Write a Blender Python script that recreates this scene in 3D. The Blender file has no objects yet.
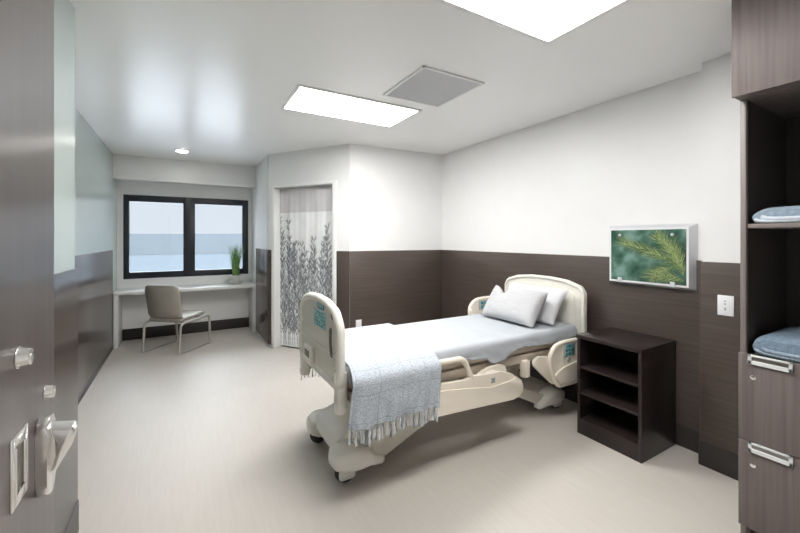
import bpy, bmesh, math, random
from mathutils import Vector, Matrix, noise
random.seed(7)
sc = bpy.context.scene
COL = sc.collection
PI = math.pi

# ------------------------------------------------------------------ materials
def new_mat(name):
    m = bpy.data.materials.new(name); m.use_nodes = True
    nt = m.node_tree
    return m, nt, nt.nodes['Principled BSDF']

def ramp(nt, a, b, lo=0.3, hi=0.7):
    r = nt.nodes.new('ShaderNodeValToRGB')
    r.color_ramp.elements[0].position = lo; r.color_ramp.elements[1].position = hi
    r.color_ramp.elements[0].color = (*a, 1); r.color_ramp.elements[1].color = (*b, 1)
    return r

def noise_tex(nt, scale=(1, 1, 1), s=5.0, detail=4.0, rough=0.5, coord='Object', off=(0, 0, 0)):
    tc = nt.nodes.new('ShaderNodeTexCoord'); mp = nt.nodes.new('ShaderNodeMapping')
    mp.inputs['Scale'].default_value = scale; mp.inputs['Location'].default_value = off
    n = nt.nodes.new('ShaderNodeTexNoise')
    n.inputs['Scale'].default_value = s; n.inputs['Detail'].default_value = detail; n.inputs['Roughness'].default_value = rough
    nt.links.new(tc.outputs[coord], mp.inputs['Vector']); nt.links.new(mp.outputs['Vector'], n.inputs['Vector'])
    return n

def bump(nt, p, height, strength=0.1, dist=0.01):
    b = nt.nodes.new('ShaderNodeBump'); b.inputs['Strength'].default_value = strength; b.inputs['Distance'].default_value = dist
    nt.links.new(height, b.inputs['Height']); nt.links.new(b.outputs['Normal'], p.inputs['Normal'])

def plain(name, col, rough=0.5, metal=0.0, var=0.04, s=6.0, bmp=0.0, bs=60.0, spec=0.5, coat=0.0):
    m, nt, p = new_mat(name)
    a = tuple(max(0, c*(1-var)) for c in col); b = tuple(min(1, c*(1+var)) for c in col)
    n = noise_tex(nt, s=s); r = ramp(nt, a, b)
    nt.links.new(n.outputs['Fac'], r.inputs['Fac']); nt.links.new(r.outputs['Color'], p.inputs['Base Color'])
    p.inputs['Roughness'].default_value = rough; p.inputs['Metallic'].default_value = metal
    p.inputs['Specular IOR Level'].default_value = spec; p.inputs['Coat Weight'].default_value = coat
    if bmp:
        n2 = noise_tex(nt, s=bs, detail=3); bump(nt, p, n2.outputs['Fac'], bmp)
    return m

def wood(name, dark, light, scale, rough=0.4, s=1.0, lo=0.3, hi=0.72, spec=0.5):
    m, nt, p = new_mat(name)
    n = noise_tex(nt, scale=scale, s=s, detail=6, rough=0.6); r = ramp(nt, dark, light, lo, hi)
    nt.links.new(n.outputs['Fac'], r.inputs['Fac']); nt.links.new(r.outputs['Color'], p.inputs['Base Color'])
    p.inputs['Roughness'].default_value = rough; p.inputs['Specular IOR Level'].default_value = spec
    bump(nt, p, n.outputs['Fac'], 0.05, 0.002)
    return m

def emit(name, col, strength):
    m, nt, p = new_mat(name)
    p.inputs['Base Color'].default_value = (*col, 1); p.inputs['Emission Color'].default_value = (*col, 1)
    p.inputs['Emission Strength'].default_value = strength
    return m

HZ = (1.6, 1.6, 55)       # grain running sideways
VT = (38, 38, 1.0)        # grain running up and down
M = {}
M['paint'] = plain('white_wall_paint', (0.82, 0.82, 0.815), 0.42, var=0.01, bmp=0.02, bs=180)
M['sage'] = plain('pale_sage_gloss_paint', (0.50, 0.575, 0.55), 0.26, var=0.01, bmp=0.01, bs=60)
M['ceil'] = plain('ceiling_satin_paint', (0.95, 0.95, 0.945), 0.28, var=0.01, s=2)
M['trim'] = plain('white_trim', (0.85, 0.85, 0.84), 0.35, var=0.01)
M['wains'] = wood('brown_wall_panel', (0.062, 0.046, 0.039), (0.094, 0.072, 0.062), HZ, 0.34)
M['wains_gloss'] = wood('brown_wall_panel_satin', (0.062, 0.048, 0.042), (0.092, 0.072, 0.064), HZ, 0.22)
M['base'] = plain('black_brown_rubber_base', (0.032, 0.027, 0.025), 0.4)
M['door'] = wood('door_veneer', (0.080, 0.066, 0.060), (0.112, 0.095, 0.088), VT, 0.3, spec=0.45)
M['ward'] = wood('wardrobe_veneer', (0.125, 0.102, 0.096), (0.20, 0.168, 0.16), VT, 0.5, spec=0.25)
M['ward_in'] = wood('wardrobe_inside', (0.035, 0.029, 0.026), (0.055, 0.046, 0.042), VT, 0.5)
M['ward_edge'] = plain('wardrobe_edge_band', (0.20, 0.17, 0.16), 0.45)
M['esp'] = wood('espresso_veneer', (0.016, 0.011, 0.011), (0.030, 0.021, 0.020), HZ, 0.3)
M['steel'] = plain('brushed_steel', (0.90, 0.89, 0.87), 0.2, 0.9, var=0.03, s=30)
M['steel_dark'] = plain('steel_recess', (0.32, 0.31, 0.29), 0.35, 1.0)
M['chair_metal'] = plain('warm_grey_tube', (0.55, 0.53, 0.49), 0.32, 0.5)
M['chair_pad'] = plain('taupe_vinyl', (0.42, 0.39, 0.34), 0.38, bmp=0.03, bs=120)
M['black'] = plain('window_frame_black', (0.010, 0.013, 0.020), 0.35)
M['cream'] = plain('cream_plastic', (0.84, 0.82, 0.745), 0.38, var=0.02)
M['cream_in'] = plain('cream_grey_panel', (0.68, 0.67, 0.60), 0.45, var=0.02)
M['rail'] = plain('ivory_plastic', (0.87, 0.80, 0.69), 0.4, var=0.02)
M['basep'] = plain('bed_base_plastic', (0.86, 0.85, 0.79), 0.4, var=0.03)
M['beige'] = plain('beige_mattress_cover', (0.60, 0.52, 0.43), 0.6, var=0.05)
M['arm'] = plain('bed_arm_paint', (0.70, 0.67, 0.59), 0.45)
M['rubber'] = plain('dark_rubber', (0.02, 0.02, 0.022), 0.5)
M['slot'] = plain('grey_green_slot', (0.20, 0.20, 0.15), 0.5)
M['teal'] = plain('teal_label', (0.10, 0.36, 0.40), 0.4, var=0.25, s=90)
M['teal_d'] = plain('dark_teal_label', (0.03, 0.22, 0.27), 0.4, var=0.2, s=90)
M['teal_l'] = plain('pale_teal_label', (0.36, 0.60, 0.62), 0.4, var=0.3, s=110)
M['panel_grey'] = plain('control_panel_grey', (0.50, 0.52, 0.47), 0.4)
M['sheet'] = plain('white_blue_sheet', (0.455, 0.485, 0.52), 0.8, var=0.02, bmp=0.12, bs=28)
M['pillow'] = plain('white_pillow_linen', (0.50, 0.505, 0.52), 0.85, var=0.03, s=60, bmp=0.15, bs=30)
M['pillow2'] = plain('bright_white_pillow_case', (0.64, 0.65, 0.675), 0.8, var=0.01, bmp=0.12, bs=25)
M['blanket'] = plain('blue_grey_wool', (0.26, 0.33, 0.40), 0.9, var=0.18, s=70, bmp=0.3, bs=140)
M['blanket2'] = plain('slate_blue_wool', (0.20, 0.27, 0.345), 0.9, var=0.2, s=70, bmp=0.3, bs=140)
M['blanket_in'] = plain('pale_blanket_lining', (0.55, 0.60, 0.66), 0.9, var=0.08, s=60)
M['tass_w'] = plain('pale_yarn', (0.72, 0.74, 0.75), 0.9, var=0.1, s=80)
M['tass_g'] = plain('grey_blue_yarn', (0.26, 0.30, 0.345), 0.9, var=0.2, s=80)
M['pot'] = plain('white_stoneware', (0.52, 0.52, 0.50), 0.7, var=0.15, s=30, bmp=0.4, bs=45)
M['soil'] = plain('dark_soil', (0.03, 0.022, 0.015), 0.9)
M['grass'] = plain('grass_green', (0.10, 0.24, 0.05), 0.5, var=0.45, s=25)
M['grass2'] = plain('grass_light', (0.25, 0.40, 0.13), 0.5, var=0.3, s=25)
M['vent'] = plain('grey_vent_face', (0.70, 0.705, 0.725), 0.6, var=0.05, s=120)
M['alu'] = plain('satin_aluminium', (0.66, 0.665, 0.70), 0.38, 0.25, var=0.02)
M['alu_white'] = plain('white_frame_face', (0.78, 0.79, 0.80), 0.3, var=0.02)
M['needle1'] = plain('pine_yellow_green', (0.30, 0.38, 0.15), 0.3, var=0.3, s=60)
M['needle2'] = plain('pine_mid_green', (0.11, 0.19, 0.075), 0.3, var=0.3, s=60)
M['needle3'] = plain('pine_dark', (0.02, 0.045, 0.035), 0.3, var=0.4, s=60)
M['twig1'] = plain('print_grey', (0.17, 0.185, 0.205), 0.8, var=0.2, s=30)
M['twig2'] = plain('print_pale_grey', (0.36, 0.38, 0.40), 0.8, var=0.2, s=30)
M['plate'] = plain('white_plastic_plate', (0.84, 0.85, 0.88), 0.35, var=0.01)
M['mark'] = plain('grey_marking', (0.22, 0.22, 0.24), 0.5)
M['hill'] = plain('hazy_hill', (0.122, 0.137, 0.147), 0.9, var=0.05, s=0.02, spec=0.0)
M['ground'] = plain('hazy_ground', (0.060, 0.069, 0.076), 0.9, var=0.05, s=0.05, spec=0.0)
M['bounce_slab'] = plain('pale_bounce_slab', (0.36, 0.37, 0.38), 0.9, var=0.06, s=0.3)  # for the added slab that reflects daylight in through the window
M['pale_roof'] = plain('pale_roof', (0.60, 0.70, 0.79), 0.9, var=0.03)
M['light'] = emit('light_diffuser', (1.0, 0.985, 0.965), 15.5)
M['light2'] = emit('light_diffuser_bright', (1.0, 0.985, 0.965), 22.0)
M['down'] = emit('downlight_lens', (1.0, 0.97, 0.92), 40.0)

def floor_mat():
    m, nt, p = new_mat('beige_sheet_vinyl')
    n = noise_tex(nt, scale=(30, 2.2, 1), s=1.6, detail=8, rough=0.7)
    n2 = noise_tex(nt, scale=(1, 1, 1), s=1.3, detail=3)
    mx = nt.nodes.new('ShaderNodeMix'); mx.inputs['Factor'].default_value = 0.3
    nt.links.new(n.outputs['Fac'], mx.inputs['A']); nt.links.new(n2.outputs['Fac'], mx.inputs['B'])
    r = ramp(nt, (0.55, 0.512, 0.465), (0.61, 0.572, 0.525), 0.3, 0.7)
    nt.links.new(mx.outputs['Result'], r.inputs['Fac']); nt.links.new(r.outputs['Color'], p.inputs['Base Color'])
    p.inputs['Roughness'].default_value = 0.45; p.inputs['Specular IOR Level'].default_value = 0.3
    bump(nt, p, n.outputs['Fac'], 0.03, 0.002)
    return m
M['floor'] = floor_mat()

def glass_mat():
    m, nt, p = new_mat('clear_window_glass')
    out = nt.nodes['Material Output']; nt.nodes.remove(p)
    t = nt.nodes.new('ShaderNodeBsdfTransparent'); t.inputs['Color'].default_value = (0.96, 0.98, 1.0, 1)
    g = nt.nodes.new('ShaderNodeBsdfGlossy'); g.inputs['Roughness'].default_value = 0.03
    f = nt.nodes.new('ShaderNodeFresnel'); f.inputs['IOR'].default_value = 1.35
    mx = nt.nodes.new('ShaderNodeMixShader')
    nt.links.new(f.outputs[0], mx.inputs[0]); nt.links.new(t.outputs[0], mx.inputs[1]); nt.links.new(g.outputs[0], mx.inputs[2])
    nt.links.new(mx.outputs[0], out.inputs['Surface'])
    return m
M['glass'] = glass_mat()

def throw_mat():
    m, nt, p = new_mat('grey_blue_woven_throw')
    uv = nt.nodes.new('ShaderNodeUVMap'); uv.uv_map = 'UVMap'
    sep = nt.nodes.new('ShaderNodeSeparateXYZ'); nt.links.new(uv.outputs[0], sep.inputs[0])
    def line(sock, period, width, off):
        a = nt.nodes.new('ShaderNodeMath'); a.operation = 'ADD'; a.inputs[1].default_value = off
        nt.links.new(sock, a.inputs[0])
        b = nt.nodes.new('ShaderNodeMath'); b.operation = 'MODULO'; b.inputs[1].default_value = period
        nt.links.new(a.outputs[0], b.inputs[0])
        c = nt.nodes.new('ShaderNodeMath'); c.operation = 'LESS_THAN'; c.inputs[1].default_value = width
        nt.links.new(b.outputs[0], c.inputs[0])
        return c.outputs[0]
    l1 = line(sep.outputs[0], 0.18, 0.004, 10.06); l2 = line(sep.outputs[1], 0.15, 0.004, 10.02)
    mxm = nt.nodes.new('ShaderNodeMath'); mxm.operation = 'MAXIMUM'
    nt.links.new(l1, mxm.inputs[0]); nt.links.new(l2, mxm.inputs[1])
    n = noise_tex(nt, scale=(1, 1, 1), s=150, detail=2, rough=0.6, coord='UV')
    n3 = noise_tex(nt, scale=(1, 3.5, 1), s=45, detail=2, rough=0.6, coord='UV')
    av = nt.nodes.new('ShaderNodeMix'); av.inputs['Factor'].default_value = 0.4
    nt.links.new(n.outputs['Fac'], av.inputs['A']); nt.links.new(n3.outputs['Fac'], av.inputs['B'])
    r = ramp(nt, (0.25, 0.295, 0.345), (0.70, 0.74, 0.785), 0.36, 0.64)
    nt.links.new(av.outputs['Result'], r.inputs['Fac'])
    mx = nt.nodes.new('ShaderNodeMix'); mx.data_type = 'RGBA'
    sc_ = nt.nodes.new('ShaderNodeMath'); sc_.operation = 'MULTIPLY'; sc_.inputs[1].default_value = 0.65
    nt.links.new(mxm.outputs[0], sc_.inputs[0]); nt.links.new(sc_.outputs[0], mx.inputs['Factor'])
    nt.links.new(r.outputs['Color'], mx.inputs['A']); mx.inputs['B'].default_value = (0.22, 0.27, 0.33, 1)
    nt.links.new(mx.outputs['Result'], p.inputs['Base Color'])
    p.inputs['Roughness'].default_value = 0.9
    bump(nt, p, n.outputs['Fac'], 0.35, 0.003)
    return m
M['throw'] = throw_mat()

def print_mat():
    m, nt, p = new_mat('blurred_forest_print')
    n = noise_tex(nt, s=9, detail=2, rough=0.4); r = ramp(nt, (0.025, 0.075, 0.055), (0.20, 0.33, 0.29), 0.32, 0.68)
    e = r.color_ramp.elements.new(0.5); e.color = (0.075, 0.16, 0.12, 1)
    nt.links.new(n.outputs['Fac'], r.inputs['Fac']); nt.links.new(r.outputs['Color'], p.inputs['Base Color'])
    p.inputs['Roughness'].default_value = 0.12
    return m
M['print'] = print_mat()

def cloth_white(name, col, mesh=False):
    m, nt, p = new_mat(name)
    n = noise_tex(nt, scale=(1, 1, 1), s=7, detail=3)
    r = ramp(nt, tuple(c*0.94 for c in col), col); nt.links.new(n.outputs['Fac'], r.inputs['Fac'])
    nt.links.new(r.outputs['Color'], p.inputs['Base Color']); p.inputs['Roughness'].default_value = 0.85
    if mesh:
        # open netting: fine grid of tiny holes
        tc = nt.nodes.new('ShaderNodeTexCoord'); v = nt.nodes.new('ShaderNodeTexVoronoi'); v.inputs['Scale'].default_value = 150
        nt.links.new(tc.outputs['Object'], v.inputs['Vector'])
        c = nt.nodes.new('ShaderNodeMath'); c.operation = 'GREATER_THAN'; c.inputs[1].default_value = 0.16
        nt.links.new(v.outputs['Distance'], c.inputs[0]); nt.links.new(c.outputs[0], p.inputs['Alpha'])
    return m
M['curtain'] = cloth_white('printed_curtain_cloth', (0.88, 0.89, 0.895))
M['net'] = cloth_white('lavender_grey_netting', (0.68, 0.665, 0.685), True)

# ------------------------------------------------------------------ object helpers
ORG = {}
def setp(o, label=None, cat=None, group=None, kind=None):
    if label: o['label'] = label
    if cat: o['category'] = cat
    if group: o['group'] = group
    if kind: o['kind'] = kind
    return o

def thing(name, label, cat, loc, rotz=0, group=None, local=False):
    o = bpy.data.objects.new(name, None); COL.objects.link(o)
    o.empty_display_size = 0.1
    o.location = loc; o.rotation_euler = (0, 0, rotz)
    ORG[o] = Vector((0, 0, 0)) if local else Vector(loc)
    return setp(o, label, cat, group)

def obj(name, bm, mat, parent=None, label=None, smooth=35, kind=None):
    me = bpy.data.meshes.new(name)
    bmesh.ops.recalc_face_normals(bm, faces=bm.faces)
    if parent is None:
        xs = [v.co for v in bm.verts]
        org = Vector(((min(c.x for c in xs)+max(c.x for c in xs))/2, (min(c.y for c in xs)+max(c.y for c in xs))/2, min(c.z for c in xs)))
    else:
        org = ORG[parent]
    bmesh.ops.translate(bm, verts=bm.verts, vec=-org)
    bm.to_mesh(me); bm.free()
    for m in (mat if isinstance(mat, (list, tuple)) else [mat]): me.materials.append(m)
    if smooth:
        me.shade_smooth(); me.set_sharp_from_angle(angle=math.radians(smooth))
    o = bpy.data.objects.new(name, me); COL.objects.link(o)
    if parent is None: o.location = org
    else: o.parent = parent
    ORG[o] = org
    if label: o['label'] = label
    if kind: o['kind'] = kind
    return o

def struct(name, bm, mat, parent=None, smooth=35):
    return obj(name, bm, mat, parent, smooth=smooth, kind='structure')

def B(): return bmesh.new()

def merge(bm, src, mi=0):
    for f in src.faces: f.material_index = mi
    me = bpy.data.meshes.new('tmp'); src.to_mesh(me); src.free(); bm.from_mesh(me); bpy.data.meshes.remove(me)

def box(bm, x0, x1, y0, y1, z0, z1, bev=0.0, mi=0, xf=None, seg=2):
    t = B(); bmesh.ops.create_cube(t, size=1)
    for v in t.verts:
        v.co = Vector((x0+(v.co.x+.5)*(x1-x0), y0+(v.co.y+.5)*(y1-y0), z0+(v.co.z+.5)*(z1-z0)))
    if bev: bmesh.ops.bevel(t, geom=list(t.edges), offset=bev, segments=seg, affect='EDGES', profile=0.5)
    if xf:
        for v in t.verts: v.co = xf(v.co)
    merge(bm, t, mi)

def fillet(pts, r, n=6):
    """round every corner of a closed 2D polygon; r is one radius or a list"""
    out = []; N = len(pts)
    for i in range(N):
        a = Vector(pts[i-1]); b = Vector(pts[i]); c = Vector(pts[(i+1) % N])
        rr = r[i] if isinstance(r, (list, tuple)) else r
        d1 = (a-b); d2 = (c-b); l1 = d1.length; l2 = d2.length; d1.normalize(); d2.normalize()
        ang = d1.angle(d2)
        if rr <= 0 or ang > PI-0.05: out.append(tuple(b)); continue
        t = min(rr/math.tan(ang/2), l1*0.48, l2*0.48)
        p1 = b+d1*t; p2 = b+d2*t
        for k in range(n+1):
            q = k/n
            out.append(tuple(p1*(1-q)**2 + b*2*q*(1-q) + p2*q*q))
    return out

AX = {'x': lambda a, b, h: Vector((h, a, b)), 'y': lambda a, b, h: Vector((a, h, b)), 'z': lambda a, b, h: Vector((a, b, h))}
def prism(bm, pts, axis, h0, h1, bev=0.0, mi=0, xf=None):
    t = B(); f = AX[axis]
    lo = [t.verts.new(f(a, b, h0)) for a, b in pts]; hi = [t.verts.new(f(a, b, h1)) for a, b in pts]
    n = len(pts)
    f1 = t.faces.new(lo[::-1]); f2 = t.faces.new(hi)
    for i in range(n): t.faces.new((lo[i], lo[(i+1) % n], hi[(i+1) % n], hi[i]))
    if bev:
        es = list(set(list(f1.edges)+list(f2.edges)))
        bmesh.ops.bevel(t, geom=es, offset=bev, segments=2, affect='EDGES', profile=0.5)
    if xf:
        for v in t.verts: v.co = xf(v.co)
    merge(bm, t, mi)

def spline(pts, n=6, closed=False):
    P = [Vector(p) for p in pts]; out = []; N = len(P)
    rng = range(N) if closed else range(N-1)
    for i in rng:
        p1 = P[i]; p2 = P[(i+1) % N]
        p0 = P[i-1] if (i > 0 or closed) else p1*2-p2
        p3 = P[(i+2) % N] if (i+2 < N or closed) else p2*2-p1
        for k in range(n):
            t = k/n
            out.append(0.5*((2*p1)+(-p0+p2)*t+(2*p0-5*p1+4*p2-p3)*t*t+(-p0+3*p1-3*p2+p3)*t**3))
    if not closed: out.append(P[-1])
    return out

def tube(bm, pts, r, n=10, closed=False, mi=0, xf=None, flat=1.0):
    P = [Vector(p) for p in pts]; N = len(P); t = B(); rings = []
    up = None
    for i in range(N):
        if closed: d = P[(i+1) % N]-P[i-1]
        else: d = P[min(i+1, N-1)]-P[max(i-1, 0)]
        d.normalize()
        if up is None:
            up = Vector((0, 0, 1)) if abs(d.z) < 0.9 else Vector((1, 0, 0))
        s = d.cross(up); s.normalize(); up = s.cross(d); up.normalize()
        rr = r[i] if isinstance(r, (list, tuple)) else r
        rings.append([t.verts.new(P[i]+s*math.cos(2*PI*k/n)*rr+up*math.sin(2*PI*k/n)*rr*flat) for k in range(n)])
    for i in range(N if closed else N-1):
        a = rings[i]; b = rings[(i+1) % N]
        for k in range(n): t.faces.new((a[k], a[(k+1) % n], b[(k+1) % n], b[k]))
    if not closed: t.faces.new(rings[0][::-1]); t.faces.new(rings[-1])
    if xf:
        for v in t.verts: v.co = xf(v.co)
    merge(bm, t, mi)

def lathe(bm, prof, origin, axis=(0, 0, 1), n=24, mi=0):
    """prof: (radius, height) along axis"""
    a = Vector(axis).normalized(); q = a.to_track_quat('Z', 'Y'); o = Vector(origin); t = B(); rings = []
    for r, h in prof:
        rings.append([t.verts.new(o+q @ Vector((math.cos(2*PI*k/n)*r, math.sin(2*PI*k/n)*r, h))) for k in range(n)])
    for i in range(len(rings)-1):
        for k in range(n): t.faces.new((rings[i][k], rings[i][(k+1) % n], rings[i+1][(k+1) % n], rings[i+1][k]))
    t.faces.new(rings[0][::-1]); t.faces.new(rings[-1])
    merge(bm, t, mi)

def loft(bm, secs, e=3.0, n=24, mi=0):
    """secs: (x, yc, half width, z0, z1) superellipse sections along x"""
    t = B(); rings = []
    for x, yc, w, z0, z1 in secs:
        ring = []
        for k in range(n):
            a = 2*PI*k/n; c, s = math.cos(a), math.sin(a)
            ring.append(t.verts.new((x, yc+w*math.copysign(abs(c)**(2/e), c), (z0+z1)/2+(z1-z0)/2*math.copysign(abs(s)**(2/e), s))))
        rings.append(ring)
    for i in range(len(rings)-1):
        for k in range(n): t.faces.new((rings[i][k], rings[i][(k+1) % n], rings[i+1][(k+1) % n], rings[i+1][k]))
    t.faces.new(rings[0][::-1]); t.faces.new(rings[-1])
    merge(bm, t, mi)

def pad(bm, outline, thick, fn, p=3.0, rings=9, mi=0):
    """upholstered slab: outline (a,b) swept to the centre with rounded edge; fn(a,b,h)->Vector"""
    t = B(); n = len(outline)
    ca = sum(a for a, b in outline)/n; cb = sum(b for a, b in outline)/n
    def ring(k, sgn):
        h = thick/2*max(0, 1-k**p)**(1/p)*sgn
        return [t.verts.new(fn(ca+(a-ca)*k, cb+(b-cb)*k, h)) for a, b in outline]
    ks = [1-(i/rings)**2 for i in range(rings)]
    ks = [1.0, 0.995, 0.98, 0.95, 0.9, 0.82, 0.7, 0.5, 0.25]
    edge = ring(1.0, 1)
    for sgn in (1, -1):
        prev = edge
        for k in ks[1:]:
            cur = ring(k, sgn)
            for i in range(n): t.faces.new((prev[i], prev[(i+1) % n], cur[(i+1) % n], cur[i]))
            prev = cur
        c = t.verts.new(fn(ca, cb, thick/2*sgn))
        for i in range(n): t.faces.new((prev[i], prev[(i+1) % n], c))
    merge(bm, t, mi)

def nz(x, y=0.0, z=0.0): return noise.noise(Vector((x, y, z)))

# ------------------------------------------------------------------ the room
H = 2.675
WZ = 1.35        # top of the brown panelling
XR, XL, XN = 3.13, -0.825, -0.474
YW = 6.82
A = Vector((1.783, 4.28)); Bc = Vector((3.13, 4.19)); C1 = Vector((1.036, 5.395))

b = B(); box(b, -1.1, 3.4, -1.1, 7.1, -0.1, 0); struct('floor', b, M['floor'])
b = B(); box(b, -1.1, 3.4, -1.1, 7.1, H, H+0.1); struct('ceiling', b, M['ceil'])
b = B(); box(b, XR, XR+0.15, -1.05, 4.6, 0, H); struct('wall_right', b, M['paint'])
b = B(); box(b, 2.99, XR, -1.05, 1.129, 0, H); struct('wall_right_pier', b, M['paint'])
b = B(); box(b, -1.0, XR+0.15, -1.05, -0.9, 0, H); struct('wall_back', b, M['paint'])
b = B(); box(b, -0.975, XN, -0.9, 2.487, 0, H); struct('wall_near_left', b, M['sage'])
b = B(); box(b, -0.975, XL, 2.487, YW+0.15, 0, H); struct('wall_left', b, M['sage'])
b = B(); box(b, XN, -0.285, -0.9, 0.07, 0, H); struct('wall_door_pier', b, M['paint'])

# window wall with its opening
wx0, wx1, wz0, wz1 = -0.748, 0.977, 0.905, 2.160
b = B()
box(b, XL, wx0, YW, YW+0.15, 0, H); box(b, wx1, 1.2, YW, YW+0.15, 0, H)
box(b, wx0, wx1, YW, YW+0.15, 0, wz0); box(b, wx0, wx1, YW, YW+0.15, wz1, H)
struct('wall_window', b, M['paint'])
b = B(); box(b, 1.036, 1.18, 5.46, YW, 0, H); struct('wall_nook_right', b, M['paint'])
b = B(); box(b, XL, 1.036, 6.44, YW, 2.365, H); struct('wall_soffit', b, M['paint'])
b = B(); box(b, XL, 1.036, 6.415, 6.46, 2.335, 2.368, 0.004); struct('trim_1', b, M['trim'])

# wall A-B
d = (Bc-A).normalized(); nrm = Vector((d.y, -d.x))        # towards the room
if nrm.y > 0: nrm = -nrm
def W_AB(s, n, z): p = A+d*s+nrm*n; return Vector((p.x, p.y, z))
LAB = (Bc-A).length
xfAB = lambda c: W_AB(c.x, c.y, c.z)
b = B(); prism(b, [(A.x, A.y), (Bc.x, Bc.y), (Bc.x, Bc.y+0.3), (A.x+0.06, A.y+0.30)], 'z', 0, H); struct('wall_far', b, M['paint'])
b = B(); box(b, 0.0, LAB, 0, 0.012, 0.15, WZ, 0.002, xf=xfAB); struct('trim_2', b, M['wains'])
b = B(); box(b, 0.0, LAB, 0, 0.016, 0, 0.155, 0.003, xf=xfAB); struct('baseboard_far', b, M['base'])
b = B(); box(b, 0.0, LAB, 0, 0.003, 2.19, 2.197, xf=xfAB); struct('trim_3', b, M['trim'])

# angled wall with the curtained doorway
dt = (A-C1).normalized(); nt_ = Vector((dt.y, -dt.x))
if nt_.dot(Vector((-1, -1))) < 0: nt_ = -nt_
LC = (A-C1).length
def W_C(s, n, z): p = C1+dt*s+nt_*n; return Vector((p.x, p.y, z))
xfC = lambda c: W_C(c.x, c.y, c.z)
s0, s1, dz = 0.112, 1.092, 2.205
b = B()
box(b, 0, s0, -0.125, 0, 0, H, xf=xfC); box(b, s1, LC, -0.125, 0, 0, H, xf=xfC); box(b, s0, s1, -0.125, 0, dz, H, xf=xfC)
struct('wall_angled', b, M['paint'])
b = B()
box(b, s0-0.045, s0+0.004, -0.13, 0.012, 0, dz+0.03, 0.003, xf=xfC); box(b, s1-0.004, s1+0.058, -0.13, 0.012, 0, dz+0.03, 0.003, xf=xfC)
box(b, s0, s1, -0.13, 0.012, dz-0.004, dz+0.03, 0.003, xf=xfC)
struct('door_1', b, M['trim'])
b = B(); box(b, s1+0.06, LC, 0, 0.012, 0.15, WZ, 0.002, xf=xfC); struct('trim_4', b, M['wains'])
b = B(); box(b, s1+0.06, LC, 0, 0.016, 0, 0.155, 0.002, xf=xfC); struct('baseboard_angled', b, M['base'])
# bathroom behind the curtain
b = B()
box(b, -0.05, LC+0.1, -0.95, -0.85, 0, H, xf=xfC); struct('wall_bathroom', b, M['paint'])
b = B(); box(b, 1.18, 3.4, 7.0, 7.1, 0, H); struct('wall_bathroom_end', b, M['paint'])
b = B(); box(b, 3.28, 3.4, 4.55, 7.0, 0, H); struct('wall_bathroom_side', b, M['paint'])

# panelling and skirting
b = B(); box(b, XR-0.012, XR, 1.129, 4.18, 0.15, WZ, 0.002); struct('trim_5', b, M['wains'])
b = B(); box(b, XR-0.016, XR, 1.129, 4.18, 0, 0.155, 0.003); struct('baseboard_right', b, M['base'])
b = B(); box(b, 2.978, 2.99, 0.3, 1.133, 0.155, WZ, 0.002); box(b, 2.978, XR-0.012, 1.129, 1.141, 0.155, WZ, 0.002); struct('trim_6', b, M['wains'])
b = B(); box(b, 2.974, 2.99, 0.3, 1.135, 0, 0.16, 0.003); box(b, 2.974, XR-0.016, 1.129, 1.145, 0, 0.16, 0.003); struct('baseboard_right_pier', b, M['base'])
b = B(); box(b, XN, XN+0.012, 0.08, 2.49, 0.15, WZ, 0.002); struct('trim_7', b, M['wains_gloss'])
b = B(); box(b, XN, XN+0.016, 0.08, 2.492, 0, 0.155, 0.003); box(b, XL+0.02, XN+0.014, 2.487, 2.503, 0, 0.155, 0.003); struct('baseboard_near_left', b, M['base'])
b = B(); box(b, XL, XL+0.012, 2.487, 6.36, 0.05, WZ, 0.002); struct('trim_8', b, M['wains_gloss'])
b = B(); box(b, XL, XL+0.016, 2.51, 6.36, 0, 0.055, 0.003); struct('baseboard_left', b, M['base'])
b = B(); box(b, 1.024, 1.036, 5.40, 6.36, 0.04, WZ, 0.002); box(b, 0, s0-0.05, 0.0, 0.012, 0.04, WZ, xf=xfC); struct('trim_9', b, M['wains_gloss'])
b = B(); box(b, XL+0.05, 0.99, YW-0.014, YW, 0, 0.165, 0.003); struct('baseboard_window', b, M['base'])

# window
b = B()
yf0, yf1 = YW-0.012, YW+0.07
for x0, x1, z0, z1 in ((wx0, wx0+0.070, wz0, wz1), (wx1-0.092, wx1, wz0, wz1), (0.017, 0.180, wz0, wz1)):
    box(b, x0, x1, yf0, yf1, z0, z1, 0.006)
box(b, wx0+0.06, wx1-0.08, yf0+0.002, yf1, wz0, wz0+0.098, 0.006); box(b, wx0+0.06, wx1-0.08, yf0+0.002, yf1, wz1-0.098, wz1, 0.006)
win = struct('window_1', b, M['black'])
for x0, x1 in ((wx0+0.068, 0.02), (0.178, wx1-0.09)):
    b = B(); box(b, x0, x1, YW+0.03, YW+0.036, wz0+0.09, wz1-0.09); struct('window_pane', b, M['glass'], win)

# outside
b = B(); box(b, -300, 300, 62, 420, -9.5, -9.0); struct('ground_outside', b, M['ground'])
b = B(); box(b, -90, 90, 7.3, 60, -4.3, -4.0); struct('bounce_slab_outside', b, M['bounce_slab'])  # unseen pale slab, added to bounce daylight up onto the ceiling
b = B(); t = []
for i in range(61):
    x = -260+i*520/60
    t.append((x, 5.2+1.3*nz(x*0.012, 3.1)+0.012*x*0.2))
prism(b, [(-260, -9)] + t + [(260, -9)], 'y', 300, 340); struct('hills_outside', b, M['hill'])

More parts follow.
